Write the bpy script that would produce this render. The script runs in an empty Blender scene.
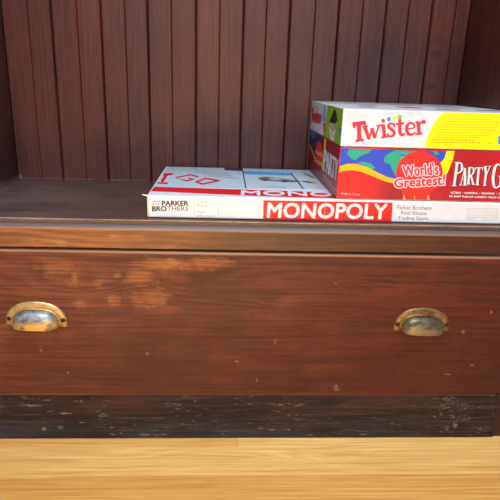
import bpy, bmesh, math, random
import numpy as np
from mathutils import Vector, Matrix
from mathutils.geometry import tessellate_polygon
random.seed(7)
sc = bpy.context.scene
col = sc.collection

# ------------------------------------------------------------------ camera
F_PX = 535.47
PITCH, YAW, ROLL = (math.radians(a) for a in (17.708, -3.278, 1.923))
EYE = Vector((-0.05083, -0.71827, 0.18863))
fw = Vector((-math.sin(YAW) * math.cos(PITCH), math.cos(YAW) * math.cos(PITCH), -math.sin(PITCH)))
r0 = Vector((math.cos(YAW), math.sin(YAW), 0))
u0 = r0.cross(fw)
RT = math.cos(ROLL) * r0 + math.sin(ROLL) * u0
UP = -math.sin(ROLL) * r0 + math.cos(ROLL) * u0
cd = bpy.data.cameras.new('camera')
cam = bpy.data.objects.new('camera', cd)
col.objects.link(cam)
cam.matrix_world = Matrix(((RT.x, UP.x, -fw.x, EYE.x), (RT.y, UP.y, -fw.y, EYE.y), (RT.z, UP.z, -fw.z, EYE.z), (0, 0, 0, 1)))
cd.sensor_width = 36.0
cd.lens = F_PX / 500.0 * 36.0
cd.clip_start = 0.02
sc.camera = cam


def at(x, y, axis, val):
    """point of the world plane axis=val seen at photo coordinates (x, y): a measuring aid"""
    d = fw * F_PX + RT * (x - 250) - UP * (y - 250)
    return EYE + d * ((val - EYE[axis]) / d[axis])


# ------------------------------------------------------------------ object helpers
def tag(o, label, cat, group=None):
    o['label'] = label
    o['category'] = cat
    if group:
        o['group'] = group
    return o


def empty(name, loc):
    o = bpy.data.objects.new(name, None)
    o.location = loc
    o.empty_display_size = 0.02
    col.objects.link(o)
    return o


class MB:
    """collects shapes with several materials, built as one mesh object"""

    def __init__(self):
        self.v, self.f, self.m, self.c, self.sm = [], [], [], [], []
        self.mats = []

    def mi(self, mat):
        if mat not in self.mats:
            self.mats.append(mat)
        return self.mats.index(mat)

    def add(self, vs, fs, mat, tint=(1, 1, 1), smooth=False):
        b = len(self.v)
        self.v += [tuple(v) for v in vs]
        for f in fs:
            self.f.append([b + i for i in f])
            self.m.append(self.mi(mat))
            self.c.append(tint)
            self.sm.append(smooth)

    def box(self, x0, x1, y0, y1, z0, z1, mat, bev=0.0, tint=(1, 1, 1), seg=2):
        bm = bmesh.new()
        bmesh.ops.create_cube(bm, size=1)
        for v in bm.verts:
            v.co = Vector(((x0 + x1) / 2 + v.co.x * (x1 - x0), (y0 + y1) / 2 + v.co.y * (y1 - y0), (z0 + z1) / 2 + v.co.z * (z1 - z0)))
        if bev > 0:
            bmesh.ops.bevel(bm, geom=list(bm.edges), offset=bev, segments=seg, profile=0.5, affect='EDGES')
        self.bm(bm, mat, tint)

    def bm(self, bm, mat, tint=(1, 1, 1), smooth=False):
        bm.verts.index_update()
        self.add([v.co.copy() for v in bm.verts], [[v.index for v in f.verts] for f in bm.faces], mat, tint, smooth)
        bm.free()

    def extrude_x(self, prof, x0, x1, mat, tint=(1, 1, 1)):
        """closed (y, z) profile run along x"""
        n = len(prof)
        vs = [(x0, y, z) for y, z in prof] + [(x1, y, z) for y, z in prof]
        fs = [[i, (i + 1) % n, n + (i + 1) % n, n + i] for i in range(n)] + [list(range(n))[::-1], list(range(n, 2 * n))]
        self.add(vs, fs, mat, tint)

    def build(self, name, parent=None, fix=True):
        me = bpy.data.meshes.new(name)
        loc = Vector((0, 0, 0))
        if parent is not None:
            p = parent
            while p is not None:
                loc += p.location
                p = p.parent
        me.from_pydata([tuple(Vector(v) - loc) for v in self.v], [], self.f)
        for m in self.mats:
            me.materials.append(m)
        for p, mi, s in zip(me.polygons, self.m, self.sm):
            p.material_index = mi
            p.use_smooth = s
        a = me.color_attributes.new('tint', 'FLOAT_COLOR', 'CORNER')
        for p, c in zip(me.polygons, self.c):
            for li in p.loop_indices:
                a.data[li].color = (*c, 1)
        me.update()
        o = bpy.data.objects.new(name, me)
        col.objects.link(o)
        if parent is not None:
            o.parent = parent
        if fix:
            b = bmesh.new()
            b.from_mesh(me)
            bmesh.ops.recalc_face_normals(b, faces=b.faces)
            b.to_mesh(me)
            b.free()
        return o


# ------------------------------------------------------------------ materials
def srgb(r, g, b):
    f = lambda c: (c / 255 / 12.92) if c / 255 <= 0.04045 else ((c / 255 + 0.055) / 1.055) ** 2.4
    return (f(r), f(g), f(b), 1)


class N:
    def __init__(self, name):
        self.mat = bpy.data.materials.new(name)
        self.mat.use_nodes = True
        self.nt = self.mat.node_tree
        self.b = self.nt.nodes['Principled BSDF']

    def n(self, t, **kw):
        nd = self.nt.nodes.new(t)
        for k, v in kw.items():
            setattr(nd, k, v)
        return nd

    def set(self, sock, v):
        if isinstance(v, (int, float)):
            sock.default_value = v
        elif isinstance(v, (tuple, list)):
            sock.default_value = v
        else:
            self.nt.links.new(v, sock)

    def math(self, op, a, b=0.0, c=None, clamp=False):
        m = self.n('ShaderNodeMath', operation=op, use_clamp=clamp)
        self.set(m.inputs[0], a)
        self.set(m.inputs[1], b)
        if c is not None:
            self.set(m.inputs[2], c)
        return m.outputs[0]

    def coord(self, scale=(1, 1, 1), loc=(0, 0, 0)):
        if not hasattr(self, '_tc'):
            g = self.n('ShaderNodeNewGeometry')
            self._tc = g.outputs['Position']
        mp = self.n('ShaderNodeMapping')
        self.set(mp.inputs['Vector'], self._tc)
        mp.inputs['Scale'].default_value = scale
        mp.inputs['Location'].default_value = loc
        return mp.outputs[0]

    def noise(self, vec, scale=1, detail=4, rough=0.55, dist=0.0):
        t = self.n('ShaderNodeTexNoise')
        self.set(t.inputs['Vector'], vec)
        t.inputs['Scale'].default_value = scale
        t.inputs['Detail'].default_value = detail
        t.inputs['Roughness'].default_value = rough
        t.inputs['Distortion'].default_value = dist
        return t.outputs['Fac']

    def wave(self, vec, scale, dist, detail=2, dscale=1.0, direction='Z', phase=0.0):
        t = self.n('ShaderNodeTexWave', wave_type='BANDS', bands_direction=direction, wave_profile='SIN')
        self.set(t.inputs['Vector'], vec)
        t.inputs['Scale'].default_value = scale
        t.inputs['Distortion'].default_value = dist
        t.inputs['Detail'].default_value = detail
        t.inputs['Detail Scale'].default_value = dscale
        t.inputs['Phase Offset'].default_value = phase
        return t.outputs['Fac']

    def grain(self, axis_along, axis_across, freq, amp, sl, sa, sharp=1.0, off=0.0, knots=()):
        """growth-ring figure: a sine over the across axis bent by slow noise"""
        o = self.sep()
        sv = [7.0, 7.0, 7.0]
        sv[axis_along], sv[axis_across] = sl, sa
        n1 = self.noise(self.coord(tuple(sv), (off, off * 2, off * 3)), 1, 3, 0.5)
        n2 = self.noise(self.coord(tuple(k * 4 for k in sv), (off, 1, off)), 1, 3, 0.6)
        ph = self.math('ADD', self.math('MULTIPLY', o[axis_across], freq), self.math('MULTIPLY', n1, amp))
        ph = self.math('ADD', ph, self.math('MULTIPLY', n2, amp * 0.12))
        for (kx, kz, rx, rz, amt) in knots:
            a = self.math('DIVIDE', self.math('SUBTRACT', o[axis_along], kx), rx)
            b = self.math('DIVIDE', self.math('SUBTRACT', o[axis_across], kz), rz)
            d = self.math('ADD', self.math('MULTIPLY', a, a), self.math('MULTIPLY', b, b))
            ph = self.math('ADD', ph, self.math('MULTIPLY', self.math('EXPONENT', self.math('MULTIPLY', d, -1.0)), amt))
        return self.math('ADD', self.math('MULTIPLY', self.math('SINE', ph), 0.5), 0.5)

    def step(self, fac, lo, hi, clamp=True):
        m = self.n('ShaderNodeMapRange')
        m.clamp = clamp
        self.set(m.inputs['Value'], fac)
        m.inputs['From Min'].default_value = lo
        m.inputs['From Max'].default_value = hi
        return m.outputs[0]

    def ramp(self, fac, stops):
        r = self.n('ShaderNodeValToRGB')
        self.set(r.inputs[0], fac)
        e = r.color_ramp.elements
        while len(e) < len(stops):
            e.new(0.5)
        for el, (p, c) in zip(e, stops):
            el.position = p
            el.color = c
        return r.outputs[0]

    def mix(self, fac, a, b, blend='MIX'):
        m = self.n('ShaderNodeMix', data_type='RGBA', blend_type=blend)
        self.set(m.inputs[0], fac)
        self.set(m.inputs[6], a)
        self.set(m.inputs[7], b)
        return m.outputs[2]

    def sep(self):
        s = self.n('ShaderNodeSeparateXYZ')
        self.coord()
        self.set(s.inputs[0], self._tc)
        return s.outputs

    def spots(self, lst, wob=0.35):
        """soft union of elliptical patches (x, z, rx, rz) with ragged borders"""
        X, Y, Z = self.sep()
        nz = self.noise(self.coord((60, 60, 110)), 1, 4, 0.6)
        nz = self.math('MULTIPLY', self.math('SUBTRACT', nz, 0.5), wob * 6)
        out = None
        for (x, z, rx, rz) in lst:
            a = self.math('DIVIDE', self.math('SUBTRACT', X, x), rx)
            b = self.math('DIVIDE', self.math('SUBTRACT', Z, z), rz)
            d = self.math('SQRT', self.math('ADD', self.math('MULTIPLY', a, a), self.math('MULTIPLY', b, b)))
            k = self.math('SUBTRACT', 1.0, self.math('ADD', d, nz), clamp=True)
            out = k if out is None else self.math('MAXIMUM', out, k)
        return out

    def bump(self, h, strength, dist=0.001):
        b = self.n('ShaderNodeBump')
        b.inputs['Strength'].default_value = strength
        b.inputs['Distance'].default_value = dist
        self.set(b.inputs['Height'], h)
        self.nt.links.new(b.outputs[0], self.b.inputs['Normal'])

    def done(self, colr, rough, spec=0.5, metal=0.0, coat=0.0):
        self.set(self.b.inputs['Base Color'], colr)
        self.set(self.b.inputs['Roughness'], rough)
        self.b.inputs['Specular IOR Level'].default_value = spec
        self.set(self.b.inputs['Metallic'], metal)
        if coat:
            self.b.inputs['Coat Weight'].default_value = coat
            self.b.inputs['Coat Roughness'].default_value = 0.12
        return self.mat


def plain(name, rgb, rough=0.45, spec=0.5, coat=0.0):
    m = N(name)
    nz = m.noise(m.coord((90, 90, 90)), 1, 3)
    c = m.mix(m.step(nz, 0.35, 0.75), srgb(*rgb), tuple(x * 0.93 for x in srgb(*rgb)[:3]) + (1,))
    return m.done(c, rough, spec, 0, coat)


def flat(name, rgb, rough=0.45):
    m = N(name)
    return m.done(srgb(*rgb), rough)


def tint(m, c):
    a = m.n('ShaderNodeVertexColor')
    a.layer_name = 'tint'
    return m.mix(1.0, c, a.outputs['Color'], 'MULTIPLY')


def px_spots(lst, yplane, kx=0.00158, kz=0.00158):
    out = []
    for (x, y, rx, ry) in lst:
        p = at(x, y, 1, yplane)
        out.append((p.x, p.z, rx * kx, ry * kz))
    return out


DRAWER_Y = -0.004


def mat_drawer():
    m = N('mahogany_drawer_front')
    X, Y, Z = m.sep()
    kn = [(at(x, y, 1, DRAWER_Y).x, at(x, y, 1, DRAWER_Y).z, rx, rz, k) for x, y, rx, rz, k in
          ((75, 285, .09, .022, 20), (140, 300, .05, .018, -15), (300, 300, .085, .016, 20), (345, 288, .05, .012, -14), (380, 302, .04, .012, 10), (215, 285, .06, .02, 10))]
    rings = m.grain(0, 2, 480, 34, 2.2, 6.0, knots=kn)
    rings2 = m.grain(0, 2, 1100, 60, 2.6, 8.0, 1, 0.7)
    fig = m.step(m.noise(m.coord((4, 4, 14), (2, 0, 1)), 1, 3, 0.5), 0.40, 0.62)
    fine = m.noise(m.coord((14, 60, 620)), 1, 6, 0.72)
    big = m.noise(m.coord((5, 5, 9)), 1, 3, 0.5)
    mid = m.noise(m.coord((14, 10, 40)), 1, 4, 0.6)
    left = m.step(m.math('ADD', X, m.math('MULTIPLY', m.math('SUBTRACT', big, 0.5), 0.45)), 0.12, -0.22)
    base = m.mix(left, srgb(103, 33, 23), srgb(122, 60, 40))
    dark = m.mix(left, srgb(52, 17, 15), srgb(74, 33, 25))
    rings = m.mix(fig, (0.72, 0.72, 0.72, 1), rings)
    upz = m.step(m.math('ADD', Z, m.math('MULTIPLY', m.math('SUBTRACT', big, 0.5), 0.12)), -0.20, -0.12)
    rings = m.mix(upz, (0.66, 0.66, 0.66, 1), rings)
    blot = m.noise(m.coord((22, 22, 34), (1, 0, 3)), 1, 5, 0.65)
    speck = m.noise(m.coord((160, 60, 420), (5, 0, 3)), 1, 4, 0.7)
    g = m.math('ADD', m.math('MULTIPLY', rings, 0.32), 0.05)
    g = m.math('ADD', g, m.math('MULTIPLY', fine, 0.62))
    g = m.math('ADD', g, m.math('MULTIPLY', blot, 0.45))
    g = m.math('ADD', g, m.math('MULTIPLY', speck, 0.35))
    c = m.mix(m.step(g, 0.76, 1.10), dark, base)
    c = m.mix(m.math('MULTIPLY', m.step(mid, 0.52, 0.75), 0.45), c, m.mix(left, srgb(126, 44, 24), srgb(150, 80, 46)))
    hair = m.noise(m.coord((6.5, 40, 230), (2, 0, 7)), 1, 4, 0.6, 0.25)
    c = m.mix(m.math('MULTIPLY', m.step(hair, 0.47, 0.36), 0.65), c, dark)
    c = m.mix(m.math('MULTIPLY', m.step(hair, 0.54, 0.68), 0.45), c, m.mix(left, srgb(126, 47, 30), srgb(154, 84, 52)))
    # olive-brown worn field low in the middle, darker towards the bottom and right edge
    olive = m.spots(px_spots([(150, 355, 95, 45), (215, 300, 60, 40)], DRAWER_Y), 0.25)
    c = m.mix(m.math('MULTIPLY', m.step(olive, 0.0, 0.7), 0.45), c, srgb(78, 42, 29))
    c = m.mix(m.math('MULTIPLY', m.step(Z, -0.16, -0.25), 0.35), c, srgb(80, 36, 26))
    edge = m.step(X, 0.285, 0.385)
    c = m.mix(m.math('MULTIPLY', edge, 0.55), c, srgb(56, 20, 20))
    # bare orange patches where the varnish is gone
    worn = m.spots(px_spots([(75, 275, 9, 11), (114, 299, 7, 7), (118, 274, 6, 5), (166, 264, 34, 8), (152, 297, 20, 11),
                             (140, 277, 16, 13), (82, 303, 9, 5), (100, 283, 6, 6), (60, 268, 22, 10), (205, 262, 26, 7)], DRAWER_Y))
    c = m.mix(m.math('MULTIPLY', m.math('MULTIPLY', m.step(worn, 0.0, 0.7), 0.85), m.step(fine, 0.40, 0.58)), c, srgb(172, 104, 54))
    hot = m.spots(px_spots([(113, 298, 6, 6), (153, 300, 14, 7), (170, 262, 18, 5), (75, 276, 5, 6)], DRAWER_Y))
    c = m.mix(m.math('MULTIPLY', m.math('MULTIPLY', m.step(hot, 0.0, 0.6), 0.75), m.step(mid, 0.38, 0.58)), c, srgb(178, 118, 62))
    # chalky chips and rubs
    fl = m.noise(m.coord((190, 60, 260), (3, 1, 5)), 1, 2, 0.5)
    fl2 = m.noise(m.coord((9, 9, 9), (8, 2, 2)), 1, 2, 0.5)
    fleck = m.math('MULTIPLY', m.step(fl, 0.745, 0.79), m.step(fl2, 0.44, 0.6))
    ch = m.spots(px_spots([(336, 386, 4, 7), (257, 379, 1.6, 3), (462, 331, 2, 3), (69, 371, 2, 3), (42, 349, 2, 2), (490, 311, 2, 2), (471, 364, 3, 2),
                           (335, 282, 3, 2), (237, 360, 3, 2), (275, 340, 1.4, 5), (349, 352, 1.2, 3), (445, 373, 5, 1), (147, 352, 2, 2)], DRAWER_Y), 0.5)
    fleck = m.math('MAXIMUM', fleck, m.step(ch, 0.2, 0.8))
    c = m.mix(m.math('MULTIPLY', fleck, 0.4), c, srgb(190, 150, 118))
    # scuffed, paler top lip
    lip = m.step(m.math('ADD', Z, m.math('MULTIPLY', fine, 0.0016)), -0.0465, -0.0448)
    c = m.mix(m.math('MULTIPLY', lip, 0.7), c, srgb(176, 134, 100))
    botl = m.step(m.math('SUBTRACT', Z, m.math('MULTIPLY', mid, 0.003)), -0.2710, -0.2720)
    c = m.mix(m.math('MULTIPLY', botl, 0.3), c, srgb(170, 116, 72))
    c = m.mix(1.0, c, (0.84, 0.82, 0.84, 1), 'MULTIPLY')
    m.bump(g, 0.25, 0.0006)
    return m.done(c, m.math('ADD', 0.34, m.math('MULTIPLY', fine, 0.2)), 0.4)


def mat_rail():
    m = N('rail_wood')
    X, Y, Z = m.sep()
    fine = m.noise(m.coord((14, 80, 620)), 1, 6, 0.72)
    rings = m.grain(0, 2, 700, 50, 2.5, 9.0)
    big = m.noise(m.coord((7, 7, 20)), 1, 3, 0.5)
    left = m.step(m.math('ADD', X, m.math('MULTIPLY', m.math('SUBTRACT', big, 0.5), 0.3)), 0.03, -0.2)
    base = m.mix(left, srgb(84, 36, 26), srgb(160, 98, 54))
    dark = m.mix(left, srgb(44, 20, 18), srgb(104, 58, 34))
    g = m.math('ADD', m.math('MULTIPLY', rings, 0.22), m.math('MULTIPLY', fine, 0.9))
    c = m.mix(m.step(g, 0.38, 0.82), dark, base)
    hair = m.noise(m.coord((8, 40, 260), (4, 0, 2)), 1, 4, 0.6, 0.25)
    c = m.mix(m.math('MULTIPLY', m.step(hair, 0.47, 0.36), 0.55), c, dark)
    pale = m.noise(m.coord((16, 16, 70), (5, 1, 1)), 1, 3)
    c = m.mix(m.math('MULTIPLY', m.math('MULTIPLY', m.step(pale, 0.55, 0.72), left), 0.45), c, srgb(198, 146, 90))
    lip = m.step(Z, -0.0150, -0.0128)
    c = m.mix(m.math('MULTIPLY', lip, 0.55), c, srgb(168, 128, 100))
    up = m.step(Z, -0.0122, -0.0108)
    c = m.mix(m.math('MULTIPLY', up, 0.9), c, srgb(86, 80, 86))  # reflected sheen on the bevel, put into the base colour as grey
    m.bump(g, 0.25, 0.0006)
    return m.done(c, 0.33, 0.5)


def mat_shelf():
    m = N('dark_shelf_wood')
    X, Y, Z = m.sep()
    fine = m.noise(m.coord((9, 330, 60)), 1, 6, 0.7)
    big = m.noise(m.coord((8, 14, 9)), 1, 5, 0.62)
    c = m.mix(m.step(fine, 0.3, 0.75), srgb(54, 40, 37), srgb(90, 67, 60))
    c = m.mix(m.math('MULTIPLY', m.step(big, 0.42, 0.7), 0.5), c, srgb(98, 68, 56))
    hair = m.noise(m.coord((5, 120, 40), (4, 0, 2)), 1, 4, 0.6, 0.3)
    c = m.mix(m.math('MULTIPLY', m.step(hair, 0.48, 0.38), 0.5), c, srgb(52, 36, 34))
    left_sheen = m.math('MULTIPLY', m.step(X, -0.19, -0.36), m.step(big, 0.35, 0.6))
    c = m.mix(m.math('MULTIPLY', left_sheen, 0.5), c, srgb(94, 90, 93))  # bluish-grey reflection tinted into the left end of the shelf
    fl = m.noise(m.coord((130, 130, 130), (1, 4, 2)), 1, 2)
    c = m.mix(m.math('MULTIPLY', m.step(fl, 0.74, 0.8), 0.5), c, srgb(160, 140, 128))
    # worn arris
    lip = m.math('MULTIPLY', m.step(Y, 0.0012, 0.0002), m.step(Z, -0.0022, -0.0008))
    n2 = m.noise(m.coord((24, 24, 24)), 1, 4, 0.6)
    c = m.mix(m.math('MULTIPLY', lip, m.step(n2, 0.3, 0.6)), c, srgb(176, 140, 112))
    m.bump(fine, 0.15, 0.0005)
    return m.done(c, m.math('ADD', 0.30, m.math('MULTIPLY', big, 0.2)), 0.5)


def mat_panel(name, hue=(1, 1, 1)):
    m = N(name)
    fine = m.noise(m.coord((520, 200, 14)), 1, 6, 0.72)
    rings = m.grain(2, 0, 600, 60, 1.8, 9.0)
    big = m.noise(m.coord((7, 7, 3.5)), 1, 4, 0.5)
    g = m.math('ADD', m.math('MULTIPLY', rings, 0.10), m.math('MULTIPLY', fine, 0.9))
    c = m.mix(m.step(g, 0.3, 0.8), srgb(66, 33, 33), srgb(98, 54, 50))
    c = m.mix(m.math('MULTIPLY', m.step(big, 0.45, 0.7), 0.4), c, srgb(116, 70, 56))
    fl = m.noise(m.coord((150, 100, 90), (2, 2, 7)), 1, 2)
    c = m.mix(m.math('MULTIPLY', m.step(fl, 0.75, 0.8), 0.4), c, srgb(150, 125, 112))
    hair = m.noise(m.coord((260, 100, 5), (4, 0, 2)), 1, 4, 0.6, 0.25)
    c = m.mix(m.math('MULTIPLY', m.step(hair, 0.48, 0.36), 0.40), c, srgb(52, 28, 30))
    c = m.mix(m.math('MULTIPLY', m.step(hair, 0.54, 0.70), 0.30), c, srgb(122, 74, 62))
    fig = m.spots([(at(x, y, 1, 0.28).x, at(x, y, 1, 0.28).z, rx, rz) for x, y, rx, rz in ((438.5, 39, .015, .012), (436.5, 55, .012, .011), (441, 12, .012, .012), (430, 86, .010, .012))], 0.35)
    c = m.mix(m.math('MULTIPLY', m.step(fig, 0.05, 0.6), 0.6), c, srgb(50, 34, 36))
    c = tint(m, c)
    Xp, Yp, Zp = m.sep()
    dn = m.noise(m.coord((30, 30, 60), (0, 0, 4)), 1, 4, 0.6)
    dust = m.math('MULTIPLY', m.math('MULTIPLY', m.step(Zp, 0.0040, 0.0012), m.step(Zp, -0.003, -0.001)), m.step(dn, 0.3, 0.6))
    c = m.mix(m.math('MULTIPLY', dust, 0.5), c, srgb(128, 116, 112))
    cor = m.spots([(-0.4251, 0.002, 0.014, 0.009)], 0.5)
    c = m.mix(m.math('MULTIPLY', m.step(cor, 0.3, 0.9), 0.4), c, srgb(140, 134, 134))
    m.bump(g, 0.2, 0.0006)
    return m.done(c, m.math('ADD', 0.38, m.math('MULTIPLY', fine, 0.15)), 0.4)


def mat_base():
    m = N('blackened_base_wood')
    X, Y, Z = m.sep()
    fine = m.noise(m.coord((16, 70, 520)), 1, 6, 0.74)
    big = m.noise(m.coord((7, 7, 22)), 1, 4, 0.6)
    c = m.mix(m.step(fine, 0.3, 0.8), srgb(18, 13, 15), srgb(52, 36, 34))
    st = m.noise(m.coord((34, 60, 480), (6, 0, 2)), 1, 4, 0.7)
    c = m.mix(m.math('MULTIPLY', m.step(st, 0.56, 0.72), 0.5), c, srgb(112, 84, 68))
    hair = m.noise(m.coord((9, 40, 240), (4, 0, 2)), 1, 5, 0.65, 0.3)
    c = m.mix(m.math('MULTIPLY', m.step(hair, 0.53, 0.66), 0.6), c, srgb(84, 58, 50))
    c = m.mix(m.math('MULTIPLY', m.step(hair, 0.47, 0.38), 0.6), c, srgb(14, 11, 12))
    red = m.math('MULTIPLY', m.step(Z, -0.315, -0.285), m.step(big, 0.4, 0.66))
    c = m.mix(m.math('MULTIPLY', red, 0.6), c, srgb(80, 46, 38))
    blue = m.math('MULTIPLY', m.step(Z, -0.312, -0.338), m.step(big, 0.62, 0.4))
    c = m.mix(m.math('MULTIPLY', blue, 0.45), c, srgb(58, 62, 70))
    fl = m.noise(m.coord((55, 60, 240), (3, 0, 1)), 1, 3, 0.6)
    fl2 = m.noise(m.coord((10, 9, 16), (1, 2, 2)), 1, 2)
    fleck = m.math('MULTIPLY', m.step(fl, 0.62, 0.70), m.step(fl2, 0.40, 0.55))
    patch = m.spots(px_spots([(452, 405, 22, 12), (445, 418, 22, 10)], -0.006), 0.2)
    f3 = m.noise(m.coord((210, 60, 260), (9, 0, 1)), 1, 3, 0.6)
    fleck = m.math('MAXIMUM', fleck, m.math('MULTIPLY', m.step(patch, 0.05, 0.4), m.step(f3, 0.56, 0.72)))
    ch = m.spots(px_spots([(455, 425, 3.5, 5), (468, 418, 3, 2), (392, 423, 3, 2), (314 / 7.15, 428, 3, 3), (150, 434, 22, 1.6), (272, 429, 6, 1.5),
                           (121, 433, 2, 2), (28, 405, 14, 2.5), (60, 427, 4, 2), (488, 395, 8, 2), (310, 434.5, 6, 1.2)], -0.006), 0.35)
    rag = m.noise(m.coord((120, 60, 300), (2, 0, 6)), 1, 4, 0.7)
    fleck = m.math('MAXIMUM', fleck, m.math('MULTIPLY', m.step(ch, 0.1, 0.6), m.step(rag, 0.42, 0.58)))
    c = m.mix(m.math('MULTIPLY', fleck, 0.42), c, srgb(172, 156, 140))
    lip = m.math('MULTIPLY', m.step(Z, -0.2738, -0.2722), m.step(big, 0.35, 0.55))
    c = m.mix(m.math('MULTIPLY', lip, 0.4), c, srgb(140, 100, 70))
    m.bump(fine, 0.3, 0.0007)
    return m.done(c, 0.5, 0.3)


def mat_floor():
    m = N('oak_floor')
    X, Y, Z = m.sep()
    fine = m.noise(m.coord((14, 480, 60)), 1, 6, 0.7)
    kf = [(.13, -.062, .10, .022, 26), (.22, -.05, .05, .014, -14), (-.2, -.05, .09, .016, 12), (0.0, -.07, .1, .015, -10), (-.3, -.08, .1, .01, 9)]
    rings = m.grain(0, 1, 760, 22, 2.0, 12.0, knots=kf)
    g = m.math('ADD', m.math('MULTIPLY', m.math('MULTIPLY', rings, m.step(m.noise(m.coord((5, 20, 5), (3, 3, 3)), 1, 2), 0.4, 0.6)), 0.22), m.math('MULTIPLY', fine, 0.85))
    c = m.mix(m.step(g, 0.25, 0.8), srgb(204, 152, 84), srgb(236, 194, 120))
    hair = m.noise(m.coord((5, 190, 40), (4, 0, 2)), 1, 4, 0.6, 0.3)
    c = m.mix(m.math('MULTIPLY', m.step(hair, 0.47, 0.36), 0.55), c, srgb(188, 130, 66))
    c = m.mix(m.math('MULTIPLY', m.step(hair, 0.54, 0.68), 0.5), c, srgb(246, 210, 142))
    pore = m.noise(m.coord((26, 900, 60)), 1, 3, 0.7)
    c = m.mix(m.math('MULTIPLY', m.step(pore, 0.62, 0.8), 0.35), c, srgb(160, 104, 50))
    big = m.noise(m.coord((4, 18, 9)), 1, 3)
    c = m.mix(m.math('MULTIPLY', m.step(big, 0.55, 0.75), 0.4), c, srgb(206, 150, 84))
    k = m.noise(m.coord((26, 60, 30), (4, 2, 1)), 1, 2)
    c = m.mix(m.math('MULTIPLY', m.step(k, 0.74, 0.82), 0.5), c, srgb(140, 84, 40))
    c = tint(m, c)
    m.bump(fine, 0.08, 0.0004)
    return m.done(c, 0.30, 0.5, 0, 0.15)


def mat_brass(name, lo, hi, wear, cz, lowband):
    m = N(name)
    nz = m.noise(m.coord((120, 120, 120)), 1, 4, 0.6)
    n2 = m.noise(m.coord((55, 55, 80), (3, 1, 2)), 1, 3, 0.6)
    c = m.mix(m.step(nz, 0.35, 0.7), srgb(*lo), srgb(*hi))
    X, Y, Z = m.sep()
    low = m.step(m.math('ADD', Z, m.math('MULTIPLY', m.math('SUBTRACT', n2, 0.5), 0.02)), cz + lowband[0], cz + lowband[1])
    c = m.mix(low, c, srgb(*wear))
    c = m.mix(m.math('MULTIPLY', m.step(n2, 0.54, 0.68), 0.65), c, srgb(58, 46, 38))
    m.bump(nz, 0.2, 0.0008)
    return m.done(c, m.math('ADD', 0.30, m.math('MULTIPLY', nz, 0.25)), 0.5, 0.75)


M = {
    'drawer': mat_drawer(), 'rail': mat_rail(), 'shelf': mat_shelf(), 'panel': mat_panel('beadboard_wood'), 'base': mat_base(), 'floor': mat_floor(),
    'gap': flat('dark_gap', (10, 7, 7), 0.8),
}

# ------------------------------------------------------------------ setting: floor and flanking walls
FZ = -0.35
fb = MB()
course_y = [0.034, -0.0275, -0.0885] + [-0.0885 - 0.0612 * k for k in range(1, 44)]
for k in range(len(course_y) - 1):
    y1, y0 = course_y[k], course_y[k + 1]
    if k == 0:
        cuts = [-1.7, -0.9, -0.0205, 0.9, 1.7]
        tints = [(0.9, .82, .70), (0.9, .82, .70), (0.97, .96, .93), (.9, .85, .8)]
    elif k == 1:
        cuts = [-1.7, -0.62, 0.74, 1.7]
        tints = [(.9, .85, .8), (.96, .95, .90), (.9, .85, .8)]
    elif k == 2:
        cuts = [-1.7, -0.5, 0.62, 1.7]
        tints = [(.85, .72, .55), (0.83, 0.69, 0.53), (.85, .75, .6)]
    else:
        cuts = [-1.7]
        while cuts[-1] < 1.3:
            cuts.append(cuts[-1] + random.uniform(0.5, 1.1))
        cuts.append(1.7)
        tints = []
        for _ in cuts[1:]:
            t = random.uniform(0.9, 1.05)
            tints.append((t, t * random.uniform(.92, 1), t * random.uniform(.82, 1)))
    for i in range(len(cuts) - 1):
        fb.box(cuts[i] + 0.0001, cuts[i + 1] - 0.0001, y0 + 0.0001, y1 - 0.0001, FZ - 0.02, FZ, M['floor'], 0.0005, tints[i], 1)
floor = fb.build('floor')
floor['kind'] = 'structure'

WALLM = mat_panel('side_wall_wood')
for nm, x0, x1 in (('wall_left', -1.7, -0.486), ('wall_right', 0.444, 1.7)):
    b = MB()
    b.box(x0, x1, 0.012, 0.04, FZ, 1.0, WALLM, 0.001, (1.05, .95, .9))
    o = b.build(nm)
    o['kind'] = 'structure'

# ------------------------------------------------------------------ built-in cabinet
NL, NR, D = -0.4251, 0.3773, 0.2795
cab = empty('built_in_cabinet', (0, 0.1, FZ))
tag(cab, 'dark stained built-in cabinet with beadboard niche above one wide drawer', 'cabinet')

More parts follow.
